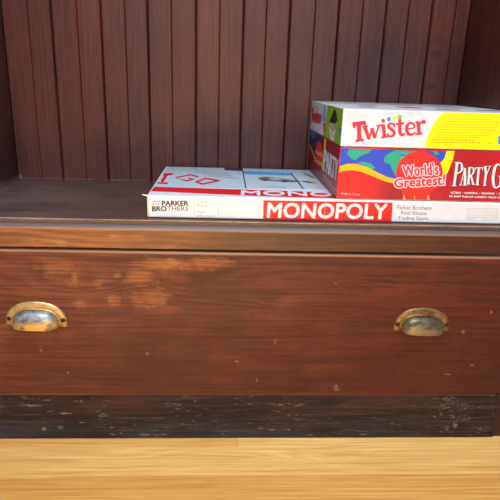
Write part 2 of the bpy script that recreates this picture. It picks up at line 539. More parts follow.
# beadboard back: one mesh, each board its own island
seams = [-0.4260, -0.3827, -0.3440, -0.3008, -0.2610, -0.2204, -0.1820, -0.1417, -0.0996, -0.0590, -0.0182, 0.0210, 0.0620, 0.1050, 0.1463, 0.1879, 0.2290, 0.2679, 0.3099, 0.3504, 0.3780]
btint = [(.95, .95, 1), (1, .96, .97), (1.0, .92, .90), (1.14, 1.02, .94), (1.04, .96, .98), (.95, .97, 1.03), (1.0, .98, .98), (1.02, .97, .96), (1.03, 1.02, 1.02), (1.04, .99, .97),
         (.99, .99, 1.02), (1.08, 1.02, .98), (.95, .95, 1.0), (.97, .92, .96), (1.0, .93, .95), (.96, .93, .97), (1.0, .92, .93), (.98, .9, .92), (1.12, .88, .84), (1.0, .86, .86)]
pb = MB()
for i in range(len(seams) - 1):
    # wide dark V joints alternate with a shallow bead: one worn orange edge tinted as lit, the other as shaded
    y, yb = D, D + 0.009
    wide_l = i % 2 == 0
    gl, cl_ = (0.0008, 0.0026) if wide_l else (0.0002, 0.0017)
    gr, cr_ = (0.0008, 0.0026) if not wide_l else (0.0002, 0.0017)
    x0, x1 = seams[i] + gl, seams[i + 1] - gr
    prof = [(x0, yb), (x0, y + cl_), (x0 + cl_ * .8, y), (x1 - cr_ * .8, y), (x1, y + cr_), (x1, yb)]
    n = len(prof)
    z0, z1 = 0.0003, 0.70
    vs = [(px, py, z0) for px, py in prof] + [(px, py, z1) for px, py in prof]
    fs = [[k, (k + 1) % n, n + (k + 1) % n, n + k] for k in range(n)] + [list(range(n)), list(range(n, 2 * n))]
    pb.add(vs, fs, M['panel'], btint[i])
    warm = (1.7, 1.35, .95)
    if wide_l:
        pb.c[-(n + 2) + 3] = warm
    else:
        pb.c[-(n + 2) + 1] = (0.8, .6, .5)
pb.box(NL - 0.02, NR + 0.02, D + 0.0085, D + 0.014, 0.0003, 0.70, M['gap'])
pb.build('back_panel', cab)

for s, (x0, x1) in (('l', (-0.440, NL)), ('r', (NR, 0.392))):
    b = MB()
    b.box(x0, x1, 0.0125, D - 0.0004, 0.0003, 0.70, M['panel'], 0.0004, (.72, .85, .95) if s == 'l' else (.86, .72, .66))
    b.build('side_panel', cab)
b = MB()
b.box(-0.440, 0.392, 0.0125, D + 0.014, 0.7005, 0.72, M['panel'], 0.001)
b.build('top_panel', cab)

# shelf board with a softly rounded front arris
b = MB()
r = 0.0014
prof = [(0.2955, -0.0002), (r, -0.0002)] + [(r - r * math.sin(a), -r + r * math.cos(a) - 0.0002) for a in (0.4, 0.8, 1.2, 1.57)] + [(0.0, -0.0066), (0.006, -0.0066), (0.006, -0.018), (0.2955, -0.018)]
b.extrude_x(prof, -0.4405, 0.3925, M['shelf'])
b.build('shelf_board', cab)

# rail below it: its bevelled upper edge carries a painted grey sheen
b = MB()
prof = [(0.0055, -0.0070), (-0.0005, -0.0072), (-0.0042, -0.0090), (-0.0055, -0.0125), (-0.0055, -0.0394), (-0.0045, -0.0402), (0.0055, -0.0402)]
b.extrude_x(prof, -0.4405, 0.3925, M['rail'])
b.build('rail', cab)

# stiles at both sides
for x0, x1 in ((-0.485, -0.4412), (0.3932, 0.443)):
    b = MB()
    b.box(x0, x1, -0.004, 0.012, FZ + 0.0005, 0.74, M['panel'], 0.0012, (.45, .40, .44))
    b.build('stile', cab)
b = MB()
b.box(-0.4405, 0.3925, -0.004, 0.012, 0.64, 0.74, M['panel'], 0.0012, (.9, .8, .78))
b.build('head_rail', cab)
for x0, x1 in ((-0.4405, -0.4315), (0.3835, 0.3925)):
    b = MB()
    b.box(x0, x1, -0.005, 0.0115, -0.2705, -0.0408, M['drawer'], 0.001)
    b.build('jamb_strip', cab)

# drawer: front board, hollow box behind, two cup pulls
dr = MB()
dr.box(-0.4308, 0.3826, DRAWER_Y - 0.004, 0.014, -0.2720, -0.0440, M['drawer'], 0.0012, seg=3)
dr.box(-0.420, -0.408, 0.0135, 0.25, -0.268, -0.075, M['panel'])
dr.box(0.360, 0.372, 0.0135, 0.25, -0.268, -0.075, M['panel'])
dr.box(-0.408, 0.360, 0.238, 0.25, -0.268, -0.075, M['panel'])
dr.box(-0.408, 0.360, 0.0135, 0.238, -0.268, -0.262, M['panel'])
drawer = dr.build('drawer', cab)
b = MB()
b.box(-0.438, 0.390, 0.262, 0.268, -0.27, -0.05, M['gap'])
b.build('cabinet_backing', cab)

# base board
b = MB()
b.box(-0.4405, 0.3875, -0.0072, 0.012, FZ + 0.0006, -0.2728, M['base'], 0.0016, seg=3)
b.box(0.3879, 0.3925, -0.0066, 0.012, FZ + 0.0006, -0.2720, M['base'], 0.001)
b.build('base_board', cab)


# ------------------------------------------------------------------ cup pulls
def cup_pull(cx, cz, hw, hh, matp, matc, mats, label, rot=0.0, name='handle'):
    """arched backplate, bulging half-cup open underneath, two screws; cz is the plate's foot"""
    y0 = DRAWER_Y - 0.0042
    mb = MB()
    K = 40
    cw, chh, dep = hw * 0.775, hh * 0.69, 0.0180
    leg = 0.004
    R = Matrix.Rotation(rot, 3, 'Y')

    def T(p):
        q = R @ Vector((p[0], 0, p[2]))
        return (cx + q.x, y0 + p[1], cz + q.z)
    # plate: outer arch to inner arch, raised rolled section
    sect = [(0.0, 0.0), (0.02, -0.0013), (0.18, -0.0022), (0.5, -0.0027), (0.82, -0.0022), (1.0, -0.0014)]
    rows = []
    for k in range(K + 1):
        a = math.pi * k / K
        ca, sa = math.cos(a), math.sin(a)
        ox, oz = hw * math.copysign(abs(ca) ** 0.86, ca), leg + (hh - leg) * abs(sa) ** 0.92
        ix, iz = (cw - 0.002) * math.copysign(abs(ca) ** 0.72, ca), (chh - 0.002) * abs(sa) ** 0.8
        if k in (0, K):
            oz, iz = 0, 0
        rows.append([T((ox + (ix - ox) * t, d, oz + (iz - oz) * t)) for t, d in sect])
    n = len(sect)
    mb.add([v for r_ in rows for v in r_], [[k * n + j, k * n + j + 1, (k + 1) * n + j + 1, (k + 1) * n + j] for k in range(K) for j in range(n - 1)], matp, smooth=True)
    # cup: quarter super-ellipsoid
    J = 16
    vs, fs = [], []
    e = 0.72
    sp = lambda t, q: math.copysign(abs(t) ** q, t)
    for sh in (1.0, 0.93):
        for j in range(J + 1):
            ph = (math.pi / 2) * j / J
            for k in range(K + 1):
                a = math.pi * k / K
                rr = math.cos(ph) ** e
                x = cw * sh * sp(math.cos(a), 0.72) * (0.16 + 0.84 * rr if False else rr ** 0.8)
                z = chh * sh * abs(math.sin(a)) ** 0.8 * rr
                y = -dep * sh * math.sin(ph) ** 0.8
                # lower rim dips a little as it comes forward
                z -= 0.0006 * math.sin(ph)
                vs.append(T((x, y - 0.0006, z)))
    W = K + 1
    off = (J + 1) * W
    for j in range(J):
        for k in range(K):
            a, b_, c, d = j * W + k, j * W + k + 1, (j + 1) * W + k + 1, (j + 1) * W + k
            fs.append([a, b_, c, d])
            fs.append([off + d, off + c, off + b_, off + a])
    for j in range(J):
        for k in (0, K):
            fs.append([j * W + k, (j + 1) * W + k, off + (j + 1) * W + k, off + j * W + k])
    mb.add(vs, fs, matc, smooth=True)
    # raised bead between cup and plate
    vs, fs = [], []
    for k in range(K + 1):
        a = math.pi * k / K
        x, z = (cw + .0008) * sp(math.cos(a), 0.72), (chh + .0008) * abs(math.sin(a)) ** 0.8
        nx, nz = math.cos(a), math.sin(a)
        for q in range(8):
            t = 2 * math.pi * q / 8
            vs.append(T((x + nx * .0014 * math.cos(t), -0.003 + 0.0014 * math.sin(t), z + nz * .0014 * math.cos(t))))
    for k in range(K):
        for q in range(8):
            fs.append([k * 8 + q, k * 8 + (q + 1) % 8, (k + 1) * 8 + (q + 1) % 8, (k + 1) * 8 + q])
    mb.add(vs, fs, matp, smooth=True)
    # screws
    for s in (-1, 1):
        bm = bmesh.new()
        bmesh.ops.create_uvsphere(bm, u_segments=14, v_segments=8, radius=0.0040)
        for v in bm.verts:
            x, y, z = v.co
            yy = y * 0.45
            v.co = Vector(T((s * hw * 0.865 + x, -0.0016 + (yy if abs(z) > 0.0005 else yy * .8), hh * 0.27 + z)))
        mb.bm(bm, mats, smooth=True)
    o = mb.build(name, drawer, fix=True)
    o['label'] = label
    return o


screw = N('screw_iron')
screw = screw.done(srgb(60, 46, 36), 0.5, 0.5, 0.6)
pL, pR = at(37.2, 325.0, 1, DRAWER_Y - .004), at(420.6, 330.0, 1, DRAWER_Y - .004)
cup_pull(pL.x, pL.z, 0.0430, 0.0365, mat_brass('pale_worn_brass', (176, 148, 96), (206, 184, 136), (190, 154, 88), pL.z, (0.016, 0.0)),
         mat_brass('silvered_cup', (96, 104, 116), (170, 172, 172), (206, 172, 104), pL.z, (0.018, 0.006)), screw,
         'worn cup pull with silvery top and bare yellow brass front', math.radians(1.5))
cup_pull(pR.x, pR.z, 0.0420, 0.0362, mat_brass('aged_brass', (128, 98, 62), (164, 130, 86), (132, 102, 68), pR.z, (0.016, 0.0)),
         mat_brass('dull_cup', (66, 62, 52), (112, 102, 82), (138, 122, 90), pR.z, (0.022, 0.008)), screw,
         'antique brass cup pull with dull grey-green cup', math.radians(0.5))


# ------------------------------------------------------------------ printed artwork on flat faces
class Ink:
    """flat print on one face of a box; shapes given as measured on the photograph and projected to the face's own plane"""

    def __init__(self, mb, axis, val, sign, clip=None):
        self.mb, self.axis, self.val, self.sign = mb, axis, val, sign
        self.clip = clip
        self.n = 0

    def pt(self, x, y, layer):
        p = at(x, y, self.axis, self.val)
        if self.clip:
            lo, hi = self.clip
            for a in range(3):
                if a != self.axis:
                    p[a] = min(max(p[a], lo[a]), hi[a])
        p[self.axis] = self.val + self.sign * (0.00006 * layer + 0.0000012 * (self.n % 45))
        return p

    def poly(self, pts, mat, layer=1):
        self.n += 1
        tri = tessellate_polygon([[Vector((x, y, 0)) for x, y in pts]])
        self.mb.add([self.pt(x, y, layer) for x, y in pts], [list(t) for t in tri], mat)

    def ell(self, cx, cy, rx, ry, mat, layer=1, n=28, rot=0):
        c, s = math.cos(rot), math.sin(rot)
        self.poly([(cx + rx * math.cos(a) * c - ry * math.sin(a) * s, cy + rx * math.cos(a) * s + ry * math.sin(a) * c) for a in [2 * math.pi * k / n for k in range(n)]], mat, layer)

    def stroke(self, pts, w, mat, layer=1, smooth=False):
        """ribbon of width w (number or one per point)"""
        self.n += 1
        if smooth:
            P = [Vector(p) for p in pts]
            P = [P[0] * 2 - P[1]] + P + [P[-1] * 2 - P[-2]]
            ws = list(w) if isinstance(w, (list, tuple)) else [w] * len(pts)
            out, wo = [], []
            for i in range(1, len(P) - 2):
                for k in range(5):
                    t = k / 5
                    a, b, c, d = P[i - 1], P[i], P[i + 1], P[i + 2]
                    out.append(0.5 * ((2 * b) + (c - a) * t + (2 * a - 5 * b + 4 * c - d) * t * t + (3 * b - a - 3 * c + d) * t ** 3))
                    wo.append(ws[i - 1] * (1 - t) + ws[i] * t)
            out.append(P[-2])
            wo.append(ws[-1])
            pts, w = [tuple(p) for p in out], wo
        ws = list(w) if isinstance(w, (list, tuple)) else [w] * len(pts)
        L, Rr = [], []
        for i, p in enumerate(pts):
            a = Vector(pts[max(i - 1, 0)])
            b = Vector(pts[min(i + 1, len(pts) - 1)])
            d = (b - a)
            d = d.normalized() if d.length > 1e-9 else Vector((1, 0))
            nn = Vector((-d.y, d.x)) * ws[i] / 2
            L.append(self.pt(p[0] + nn.x, p[1] + nn.y, layer))
            Rr.append(self.pt(p[0] - nn.x, p[1] - nn.y, layer))
        n = len(pts)
        self.mb.add(L + Rr, [[i, i + 1, n + i + 1, n + i] for i in range(n - 1)], mat)

    def text(self, s, quad, mat, layer=1, bold=0.0, spacing=1.0, shear=0.0, ring=8):
        """built-in sans lettering stretched to a quad TL, TR, BR, BL"""
        cu = bpy.data.curves.new('lettering', 'FONT')
        cu.body = s
        cu.space_character = spacing
        cu.shear = shear
        cu.resolution_u = 3
        cu.fill_mode = 'FRONT'
        o = bpy.data.objects.new('lettering', cu)
        col.objects.link(o)
        dg = bpy.context.evaluated_depsgraph_get()
        me = bpy.data.meshes.new_from_object(o.evaluated_get(dg))
        xs = [v.co.x for v in me.vertices]
        ys = [v.co.y for v in me.vertices]
        x0, x1, y0, y1 = min(xs), max(xs), min(ys), max(ys)
        TL, TR, BR, BL = (Vector(q) for q in quad)
        offs = [(0, 0)] + ([(bold * math.cos(2 * math.pi * k / ring), bold * math.sin(2 * math.pi * k / ring)) for k in range(ring)] if bold else [])
        for ox, oy in offs:
            self.n += 1
            vs = []
            for v in me.vertices:
                u, t = (v.co.x - x0) / (x1 - x0), (v.co.y - y0) / (y1 - y0)
                q = (BL * (1 - u) + BR * u) * (1 - t) + (TL * (1 - u) + TR * u) * t
                vs.append(self.pt(q.x + ox, q.y + oy, layer))
            self.mb.add(vs, [list(p.vertices) for p in me.polygons], mat)
        col.objects.unlink(o)
        bpy.data.objects.remove(o)
        bpy.data.curves.remove(cu)
        bpy.data.meshes.remove(me)

    def fine(self, x0, y0, x1, y1, mat, layer=1, h=0.5, seed=0):
        """a line of illegible small print: word-length dashes"""
        rnd = random.Random(seed)
        L = math.hypot(x1 - x0, y1 - y0)
        t = 0
        while t < L:
            w = min(rnd.uniform(1.2, 4.2), L - t)
            a, b = t / L, (t + w) / L
            self.stroke([(x0 + (x1 - x0) * a, y0 + (y1 - y0) * a), (x0 + (x1 - x0) * b, y0 + (y1 - y0) * b)], h, mat, layer)
            t += w + rnd.uniform(0.5, 0.9)


P = {
    'white': plain('print_white', (214, 222, 234), 0.38, 0.5, 0.3), 'offwhite': plain('print_off_white', (222, 222, 216), 0.4),
    'red': flat('print_red', (206, 16, 30), 0.35), 'scarlet': flat('print_scarlet', (224, 38, 40), 0.35),
    'rose': flat('print_rose', (212, 40, 72), 0.35), 'yellow': flat('print_yellow', (246, 226, 0), 0.35), 'gold': flat('print_gold', (250, 178, 20), 0.35),
    'blue': flat('print_blue', (38, 72, 200), 0.35), 'light_blue': flat('print_sky', (60, 150, 210), 0.35), 'cyan': flat('print_cyan', (40, 150, 225), 0.35),
    'green': flat('print_green', (28, 160, 130), 0.35), 'lime': flat('print_lime', (124, 176, 30), 0.35), 'leaf': flat('print_leaf', (120, 190, 90), 0.35),
    'black': flat('print_black', (24, 22, 24), 0.4), 'grey': flat('print_grey', (92, 92, 96), 0.4), 'palegrey': flat('print_pale_grey', (160, 164, 166), 0.4),
    'mist': flat('print_mist', (200, 208, 222), 0.4), 'olive': flat('print_olive', (168, 150, 10), 0.4), 'purple': flat('print_purple', (52, 30, 78), 0.4),
    'paleblue': plain('print_pale_blue', (192, 220, 240), 0.22, 0.6, 0.4), 'cream': flat('worn_card', (214, 200, 170), 0.7), 'navy': flat('print_navy', (18, 32, 84), 0.35),
    'tan': flat('print_tan', (226, 160, 110), 0.4), 'teal': flat('print_teal', (24, 110, 120), 0.4), 'maroon': flat('deep_maroon', (134, 12, 24), 0.35),
    'shadow': flat('print_shadow', (70, 10, 20), 0.4), 'tray': plain('tray_card', (196, 192, 184), 0.6),
}
# crimson print with a brighter left third, as printed on the carton
m = N('print_crimson')
X, Y, Z = m.sep()
nzz = m.noise(m.coord((26, 26, 12)), 1, 2)
cc = m.ramp(m.step(m.math('ADD', X, m.math('MULTIPLY', nzz, 0.02)), 0.105, 0.365), [(0.0, srgb(206, 22, 34)), (0.22, srgb(204, 26, 36)), (0.36, srgb(150, 22, 44)), (0.55, srgb(176, 26, 46)), (0.75, srgb(160, 16, 34)), (1.0, srgb(186, 22, 34))])
P['crimson'] = m.done(cc, 0.33)


def shell(mb, x0, x1, y0, y1, z0, z1, mat, t=0.0012, bev=0.0012, opened='down'):
    """telescoping carton half: five walls of card, open on one side"""
    bm = bmesh.new()
    bmesh.ops.create_cube(bm, size=1)
    for v in bm.verts:
        v.co = Vector(((x0 + x1) / 2 + v.co.x * (x1 - x0), (y0 + y1) / 2 + v.co.y * (y1 - y0), (z0 + z1) / 2 + v.co.z * (z1 - z0)))
    k = min if opened == 'down' else max
    bm.normal_update()
    zt = k(v.co.z for v in bm.verts)
    fdel = [f for f in bm.faces if all(abs(v.co.z - zt) < 1e-7 for v in f.verts)]
    bmesh.ops.delete(bm, geom=fdel, context='FACES_ONLY')
    edges = [e for e in bm.edges if len(e.link_faces) == 2]
    bmesh.ops.bevel(bm, geom=edges, offset=bev, segments=3, profile=0.5, affect='EDGES', clamp_overlap=True)
    bmesh.ops.recalc_face_normals(bm, faces=bm.faces)
    bmesh.ops.solidify(bm, geom=list(bm.faces), thickness=t)
    mb.bm(bm, mat)


# ---------------------------------------------- property-trading game box (lowest, long)
bx0, bx1, by0, by1, bz1 = -0.1537, 0.3540, 0.0113, 0.2653, 0.0316
game = empty('board_game_box', ((bx0 + bx1) / 2, (by0 + by1) / 2, 0))
tag(game, 'long flat white game box with red title band, lowest in the stack', 'board game', 'boxed games stacked on the shelf')
mb = MB()
shell(mb, bx0, bx1, by0, by1, 0.0018, bz1, P['white'], bev=0.0014)
i = Ink(mb, 1, by0, -1)
# red title band
i.poly([(263.4, 200.3), (392.6, 202.6), (391.6, 222.0), (263.2, 219.5)], P['red'], 1)
i.text('MONOPOLY', ((268.5, 203.0), (387.5, 204.3), (386.0, 219.0), (267.0, 217.4)), P['white'], 2, bold=0.55, spacing=1.02)
i.stroke([(325.2, 202), (324.6, 220.6)], 0.5, P['tan'], 3)
# maker's mark: two rows, letters of uneven weight
i.text('PARKER', ((162.0, 200.8), (188.2, 200.9), (188.2, 205.6), (162.0, 205.6)), P['black'], 1, bold=0.25)
i.text('BRO', ((152.2, 206.3), (166.5, 206.2), (166.5, 211.2), (152.2, 211.2)), P['black'], 1, bold=0.25)
i.text('THERS', ((167.2, 206.2), (188.2, 206.4), (188.2, 211.0), (167.2, 210.6)), P['black'], 1, bold=0.0)
for (x, y) in ((153.5, 201.6), (156.2, 201.4), (158.8, 201.6)):
    i.stroke([(x - 1, y + 0.2), (x + 1, y - 0.2)], 0.8, P['grey'], 1)
    i.stroke([(x - 1, y + 3.4), (x + 0.6, y + 1.6)], 0.7, P['grey'], 1)
i.stroke([(194.6, 200.5), (194.6, 216)], 0.35, P['palegrey'], 1)
i.stroke([(218.4, 200.9), (218.4, 216.4)], 0.35, P['palegrey'], 1)
i.text('2 to 8', ((197, 200.6), (207, 200.8), (207, 203.4), (197, 203.2)), P['palegrey'], 1)
i.text('Players', ((197, 204.4), (209.5, 204.6), (209.5, 207.8), (197, 207.6)), P['palegrey'], 1)
i.text('Ages', ((197, 210.6), (206, 210.8), (206, 213.6), (197, 213.4)), P['palegrey'], 1)
i.text('8 to Adult', ((197, 214.4), (215, 214.8), (215, 217.4), (197, 217.0)), P['palegrey'], 1)
i.text('Parker Brothers', ((397, 205.2), (431.5, 206.0), (431.5, 210.0), (397, 209.4)), P['grey'], 1)
i.text('Real Estate', ((401, 211.0), (426.5, 211.6), (426.5, 214.9), (401, 214.4)), P['grey'], 1)
i.text('Trading Game', ((398, 216.2), (428.5, 216.8), (428.5, 221.0), (398, 220.4)), P['grey'], 1)
for k in range(6):
    y = 208.6 + k * 2.15
    i.fine(466, y, 500 if k < 5 else 474, y + 0.3, P['palegrey'], 1, 0.45, k)
    if k > 2:
        i.fine(483, y + 0.1, 498, y + 0.3, P['gold' if False else 'cream'], 2, 1.2, k + 30)
# lid top: corner of the game board with its arrow, GO, property strips and a red title stripe
t = Ink(mb, 2, bz1, 1, ((bx0 + .0015, by0 + .0015, 0), (bx1 - .0015, by1 - .0015, 1)))
t.poly([(150.6, 187.2), (168.8, 165.4), (345, 170.8), (385, 190)], P['paleblue'], 1)
t.poly([(150.6, 191.2), (154.4, 186.8), (345, 192.8), (345, 198.6), (262, 196.2)], P['red'], 2)
t.text('MONOPOLY', ((241.5, 190.6), (402, 193.6), (405.5, 197.6), (241.2, 194.8)), P['white'], 3, bold=0.4)
t.stroke([(166.6, 174.6), (161.6, 182.0)], 3.0, P['red'], 2)
t.poly([(163.6, 173.2), (173.6, 173.2), (172.2, 175.2), (163.2, 176.0)], P['red'], 3)
t.poly([(157.6, 182.2), (168.0, 182.6), (167.6, 184.4), (156.6, 183.6)], P['red'], 3)


def frame_(i_, pts, w, mat, layer):
    for k in range(len(pts)):
        a_, b_ = Vector(pts[k]), Vector(pts[(k + 1) % len(pts)])
        e_ = (b_ - a_).normalized() * w * 0.4
        i_.stroke([tuple(a_ - e_), tuple(b_ + e_)], w, mat, layer)


g5 = lambda *pp: [(160 + x / 5, 160 + y / 5) for x, y in pp]
t.stroke(g5((192, 85), (150, 74), (78, 89), (132, 104), (168, 97), (142, 91)), 1.5, P['red'], 3)
frame_(t, g5((182, 110), (226, 92), (296, 103), (212, 121)), 1.5, P['red'], 3)
for k in range(3):
    t.fine(196 + 6 * k, 171.4 + 2.2 * k, 228 + 5 * k, 173.8 + 2.2 * k, P['grey'], 2, 0.5, 40 + k)
t.poly([(224.3, 167.6), (241.6, 168.2), (242.0, 171.0), (224.6, 170.2)], P['purple'], 2)
t.stroke([(242.2, 168.4), (246.0, 188.6)], 1.1, P['black'], 3)
t.poly([(243.6, 171.0), (289.5, 173.0), (293.8, 175.6), (244.4, 174.2)], P['light_blue'], 2)
t.stroke([(291.0, 173.2), (303.2, 188.6)], 1.1, P['black'], 3)
# little motor car vignette in grey
t.poly([(257.4, 178.4), (264, 176.6), (272, 177.2), (284, 178.8), (297, 180.6), (303, 181.4), (292, 182.4), (276, 181.4), (262, 180.6)], P['grey'], 2)
t.poly([(268, 178.2), (277, 178.0), (283, 179.8), (273, 180.4)], P['palegrey'], 3)
t.ell(265, 180.2, 2.6, 0.8, P['black'], 3)
t.ell(285, 181.6, 2.6, 0.7, P['black'], 3)
t.fine(262, 186.4, 286, 187.4, P['grey'], 2, 0.5, 51)
t.fine(250, 176.4, 272, 177.0, P['palegrey'], 2, 0.5, 52)
t.poly([(307, 181.2), (314, 181.6), (316.5, 183.6), (309, 183.4)], P['olive'], 2)
t.stroke([(304, 173.6), (315, 178.2)], 1.2, P['grey'], 2)
t.stroke([(303, 181.4), (311, 182.6)], 1.0, P['black'], 3)
# scuffed left end and torn flap at the corner
lf = Ink(mb, 1, by0, -1)
lf.poly([(147.6, 199), (149.2, 200), (149.0, 211), (150.4, 216), (149.4, 217.4), (147.6, 213)], P['cream'], 2)
c0 = Vector((bx0 + 0.0005, by0 - 0.0002, bz1 - 0.001))
mb.add([c0, c0 + Vector((0.006, 0.0008, 0.0012)), c0 + Vector((-0.0068, -0.0012, 0.0030)), c0 + Vector((-0.0058, -0.0016, 0.0016))], [[0, 1, 2, 3]], P['offwhite'])
mb.build('lid', game, fix=False)
mb = MB()
shell(mb, bx0 + .0016, bx1 - .0016, by0 + .0016, by1 - .0016, 0.0003, 0.026, P['tray'], opened='up', bev=0.0008)
mb.build('tray', game, fix=False)

# ---------------------------------------------- party game box (middle)
qx0, qx1, qy0, qy1 = 0.1093, 0.3758, 0.0123, 0.2778
pz0, pz1, tz1 = bz1 + 0.0004, 0.1044, 0.1550
party = empty('board_game_box', ((qx0 + qx1) / 2, (qy0 + qy1) / 2, pz0))
tag(party, 'crimson game box with globe artwork, in the middle of the stack', 'board game', 'boxed games stacked on the shelf')
mb = MB()
shell(mb, qx0, qx1, qy0, qy1, pz0 + 0.0014, pz1, P['crimson'], bev=0.0010)
cl = ((qx0 + .0004, qy0 + .0004, pz0 + .0016), (qx1 - .0004, qy1 - .0004, pz1 - .0004))
i = Ink(mb, 1, qy0, -1, cl)
a = lambda x, y: (335 + x / 5.556, 145 + y / 5.556)
b2 = lambda x, y: (420 + x / 6.25, 145 + y / 6.25)
c2 = lambda x, y: (385 + x / 6.667, 150 + y / 6.667)
i.poly([a(34, 16), a(500, 36), b2(166, 40), b2(152, 85), b2(118, 118), a(420, 190), a(340, 196), a(290, 182), a(240, 160), a(180, 130), a(120, 110), a(70, 110), a(24, 124)], P['blue'], 1)
i.poly([a(80, 20), a(205, 26), a(190, 44), a(140, 62), a(112, 84), a(92, 76), a(66, 50)], P['green'], 2)
i.poly([a(128, 98), a(150, 92), a(196, 102), a(226, 126), a(200, 138), a(160, 116)], P['green'], 2)
i.poly([a(296, 48), a(335, 30), a(500, 36), a(470, 60), a(400, 84), a(352, 122), a(336, 172), a(318, 140), (335 + 306 / 5.556, 145 + 108 / 5.556), a(272, 96), a(274, 70)], P['green'], 2)
i.poly([a(345, 54), a(400, 50), a(372, 62)], P['blue'], 3)
i.poly([b2(76, 40), b2(110, 42), b2(122, 62), b2(96, 60)], P['green'], 2)
i.poly([a(26, 118), a(70, 104), a(120, 104), a(180, 124), a(240, 155), a(290, 178), a(350, 192), a(350, 220), a(270, 200), a(210, 174), a(150, 150), a(100, 140), a(60, 142), a(20, 154)], P['gold'], 3)
i.poly([b2(166, 36), b2(217, 38), b2(206, 90), b2(176, 165), b2(140, 228), b2(100, 236), b2(120, 120), b2(152, 85)], P['yellow'], 3)
i.ell(419.4, 173.2, 23.4, 22.2, P['scarlet'], 4)
i.poly([c2(100, 250), c2(320, 240), c2(300, 300), c2(285, 338), c2(128, 332), c2(118, 300)], P['scarlet'], 4)
i.poly([c2(120, 296), c2(130, 300), c2(134, 336), c2(118, 336)], P['tan'], 5)
i.poly([c2(280, 302), c2(292, 300), c2(296, 342), c2(278, 340)], P['tan'], 5)
i.stroke([c2(196, 306), c2(198, 338)], 0.9, P['gold'], 5)
for off, mat, lay in ((1.35, P['white'], 6), (0.45, P['rose'], 7)):
    e = 0
    i.text("World's", ((402.3 - e, 165.6 - e), (437.4 + e, 162.6 - e), (438.4 + e, 174.4 + e), (403.6 - e, 176.4 + e)), mat, lay, bold=off, spacing=1.04)
    i.text('Greatest!', ((394.2 - e, 179.0 - e), (445.0 + e, 174.4 - e), (444.4 + e, 184.6 + e), (394.6 - e, 187.6 + e)), mat, lay, bold=off, spacing=1.04)

# PARTY G in tall condensed serif capitals with a dark drop shadow
z2 = lambda x, y: (450 + x / 10, 150 + y / 10)


def glyphs(i_, mat, lay, dx, dy):
    Z = lambda *pp: [z2(x + dx, y + dy) for x, y in pp]
    S = lambda pp, w, sm=False: i_.stroke(Z(*pp), w, mat, lay, sm)
    # P
    S([(72, 125), (40, 355)], 2.6)
    S([(48, 126), (92, 124)], 1.1)
    S([(18, 357), (62, 357)], 1.1)
    S([(74, 130), (108, 132), (120, 170), (108, 215), (62, 238)], [1.1, 1.8, 2.4, 1.8, 0.9], True)
    # A
    S([(148, 180), (106, 348)], 0.9)
    S([(146, 180), (150, 260), (148, 350)], 2.4)
    S([(122, 290), (150, 288)], 0.8)
    S([(92, 349), (120, 349)], 0.8)
    S([(132, 352), (166, 352)], 0.8)
    # R
    S([(194, 175), (182, 340)], 2.2)
    S([(180, 176), (212, 172)], 0.9)
    S([(168, 340), (200, 340)], 0.9)
    S([(200, 176), (230, 180), (236, 212), (222, 244), (192, 256)], [.9, 1.4, 2.0, 1.4, .8], True)
    S([(208, 252), (232, 342)], 2.0)
    S([(222, 344), (246, 344)], .8)
    # T
    S([(288, 180), (272, 346)], 2.3)
    S([(250, 180), (330, 176)], 1.1)
    S([(252, 178), (250, 205)], .8)
    S([(328, 174), (324, 204)], .8)
    S([(256, 348), (292, 348)], .9)
    # Y
    S([(352, 170), (360, 250)], 2.3)
    S([(398, 166), (362, 252)], 1.0)
    S([(358, 246), (344, 352)], 2.2)
    S([(338, 166), (372, 164)], .9)
    S([(384, 164), (410, 162)], .9)
    S([(328, 354), (364, 354)], .9)
    # G
    S([(506, 168), (478, 142), (448, 180), (430, 280), (440, 362), (468, 376), (502, 350)], [1.0, 1.6, 2.6, 3.0, 2.6, 1.6, 1.4], True)
    S([(508, 264), (500, 372)], 2.2)
    S([(484, 264), (530, 262)], .9)


glyphs(i, P['shadow'], 4, 9, 7)
glyphs(i, P['white'], 5, 0, 0)
i.text('ACTING  \u2022  HUMMING  \u2022  DRAWING  \u2022  CHARADES', ((450.5, 191.6), (512, 193.1), (512, 194.9), (450.5, 193.4)), P['white'], 4, bold=0.12)
i.text('SO EASY FUN AT A PARTY THAT YOU CAN', ((449, 195.2), (512, 197.2), (512, 199.0), (449, 197.0)), P['white'], 4, bold=0.12)
i.text('Made in China', ((341, 192.4), (359.5, 193.1), (359.5, 195.2), (341, 194.4)), P['mist'], 4)
# left side: the same globe panel on the far half, PARTY on the near half
s = Ink(mb, 0, qx0, -1, cl)
s.poly([(300, 120), (345, 149), (341, 205), (300, 165)], P['maroon'], 0.5)  # whole left face laid in a darker red than the front
s.poly([(309.3, 128.4), (322.6, 137.2), (321.2, 150), (317, 158), (308.0, 141)], P['navy'], 1)
s.poly([(309.4, 128.6), (316, 133), (314, 139), (311.5, 138)], P['teal'], 2)
s.poly([(324.6, 138.0), (326.2, 139.2), (324.2, 168), (322.6, 170), (321.0, 166), (323.2, 155)], P['gold'], 2)
s.stroke([(308.0, 143.0), (312, 150.5), (315.0, 158.5)], 0.9, P['gold'], 2)
s.ell(319.0, 154.0, 3.4, 13.0, P['scarlet'], 3)
s.text('World\'s', ((315.8, 150.0), (322.8, 152.4), (322.5, 157.0), (315.5, 153.6)), P['tan'], 4, bold=0.15)
s.text('Greatest!', ((314.6, 157.0), (323.2, 162.0), (322.9, 167.0), (314.3, 161.0)), P['tan'], 4, bold=0.15)
s.text('PARTY', ((324.8, 149.0), (338.6, 160.0), (336.9, 181.0), (323.7, 170.5)), P['white'], 4, bold=0.3)
s.stroke([(323.2, 174.6), (336.6, 191.0)], 0.8, P['tan'], 4)
s.stroke([(323.2, 177.6), (336.4, 194.4)], 0.5, P['tan'], 4)
mb.build('lid', party, fix=False)
mb = MB()
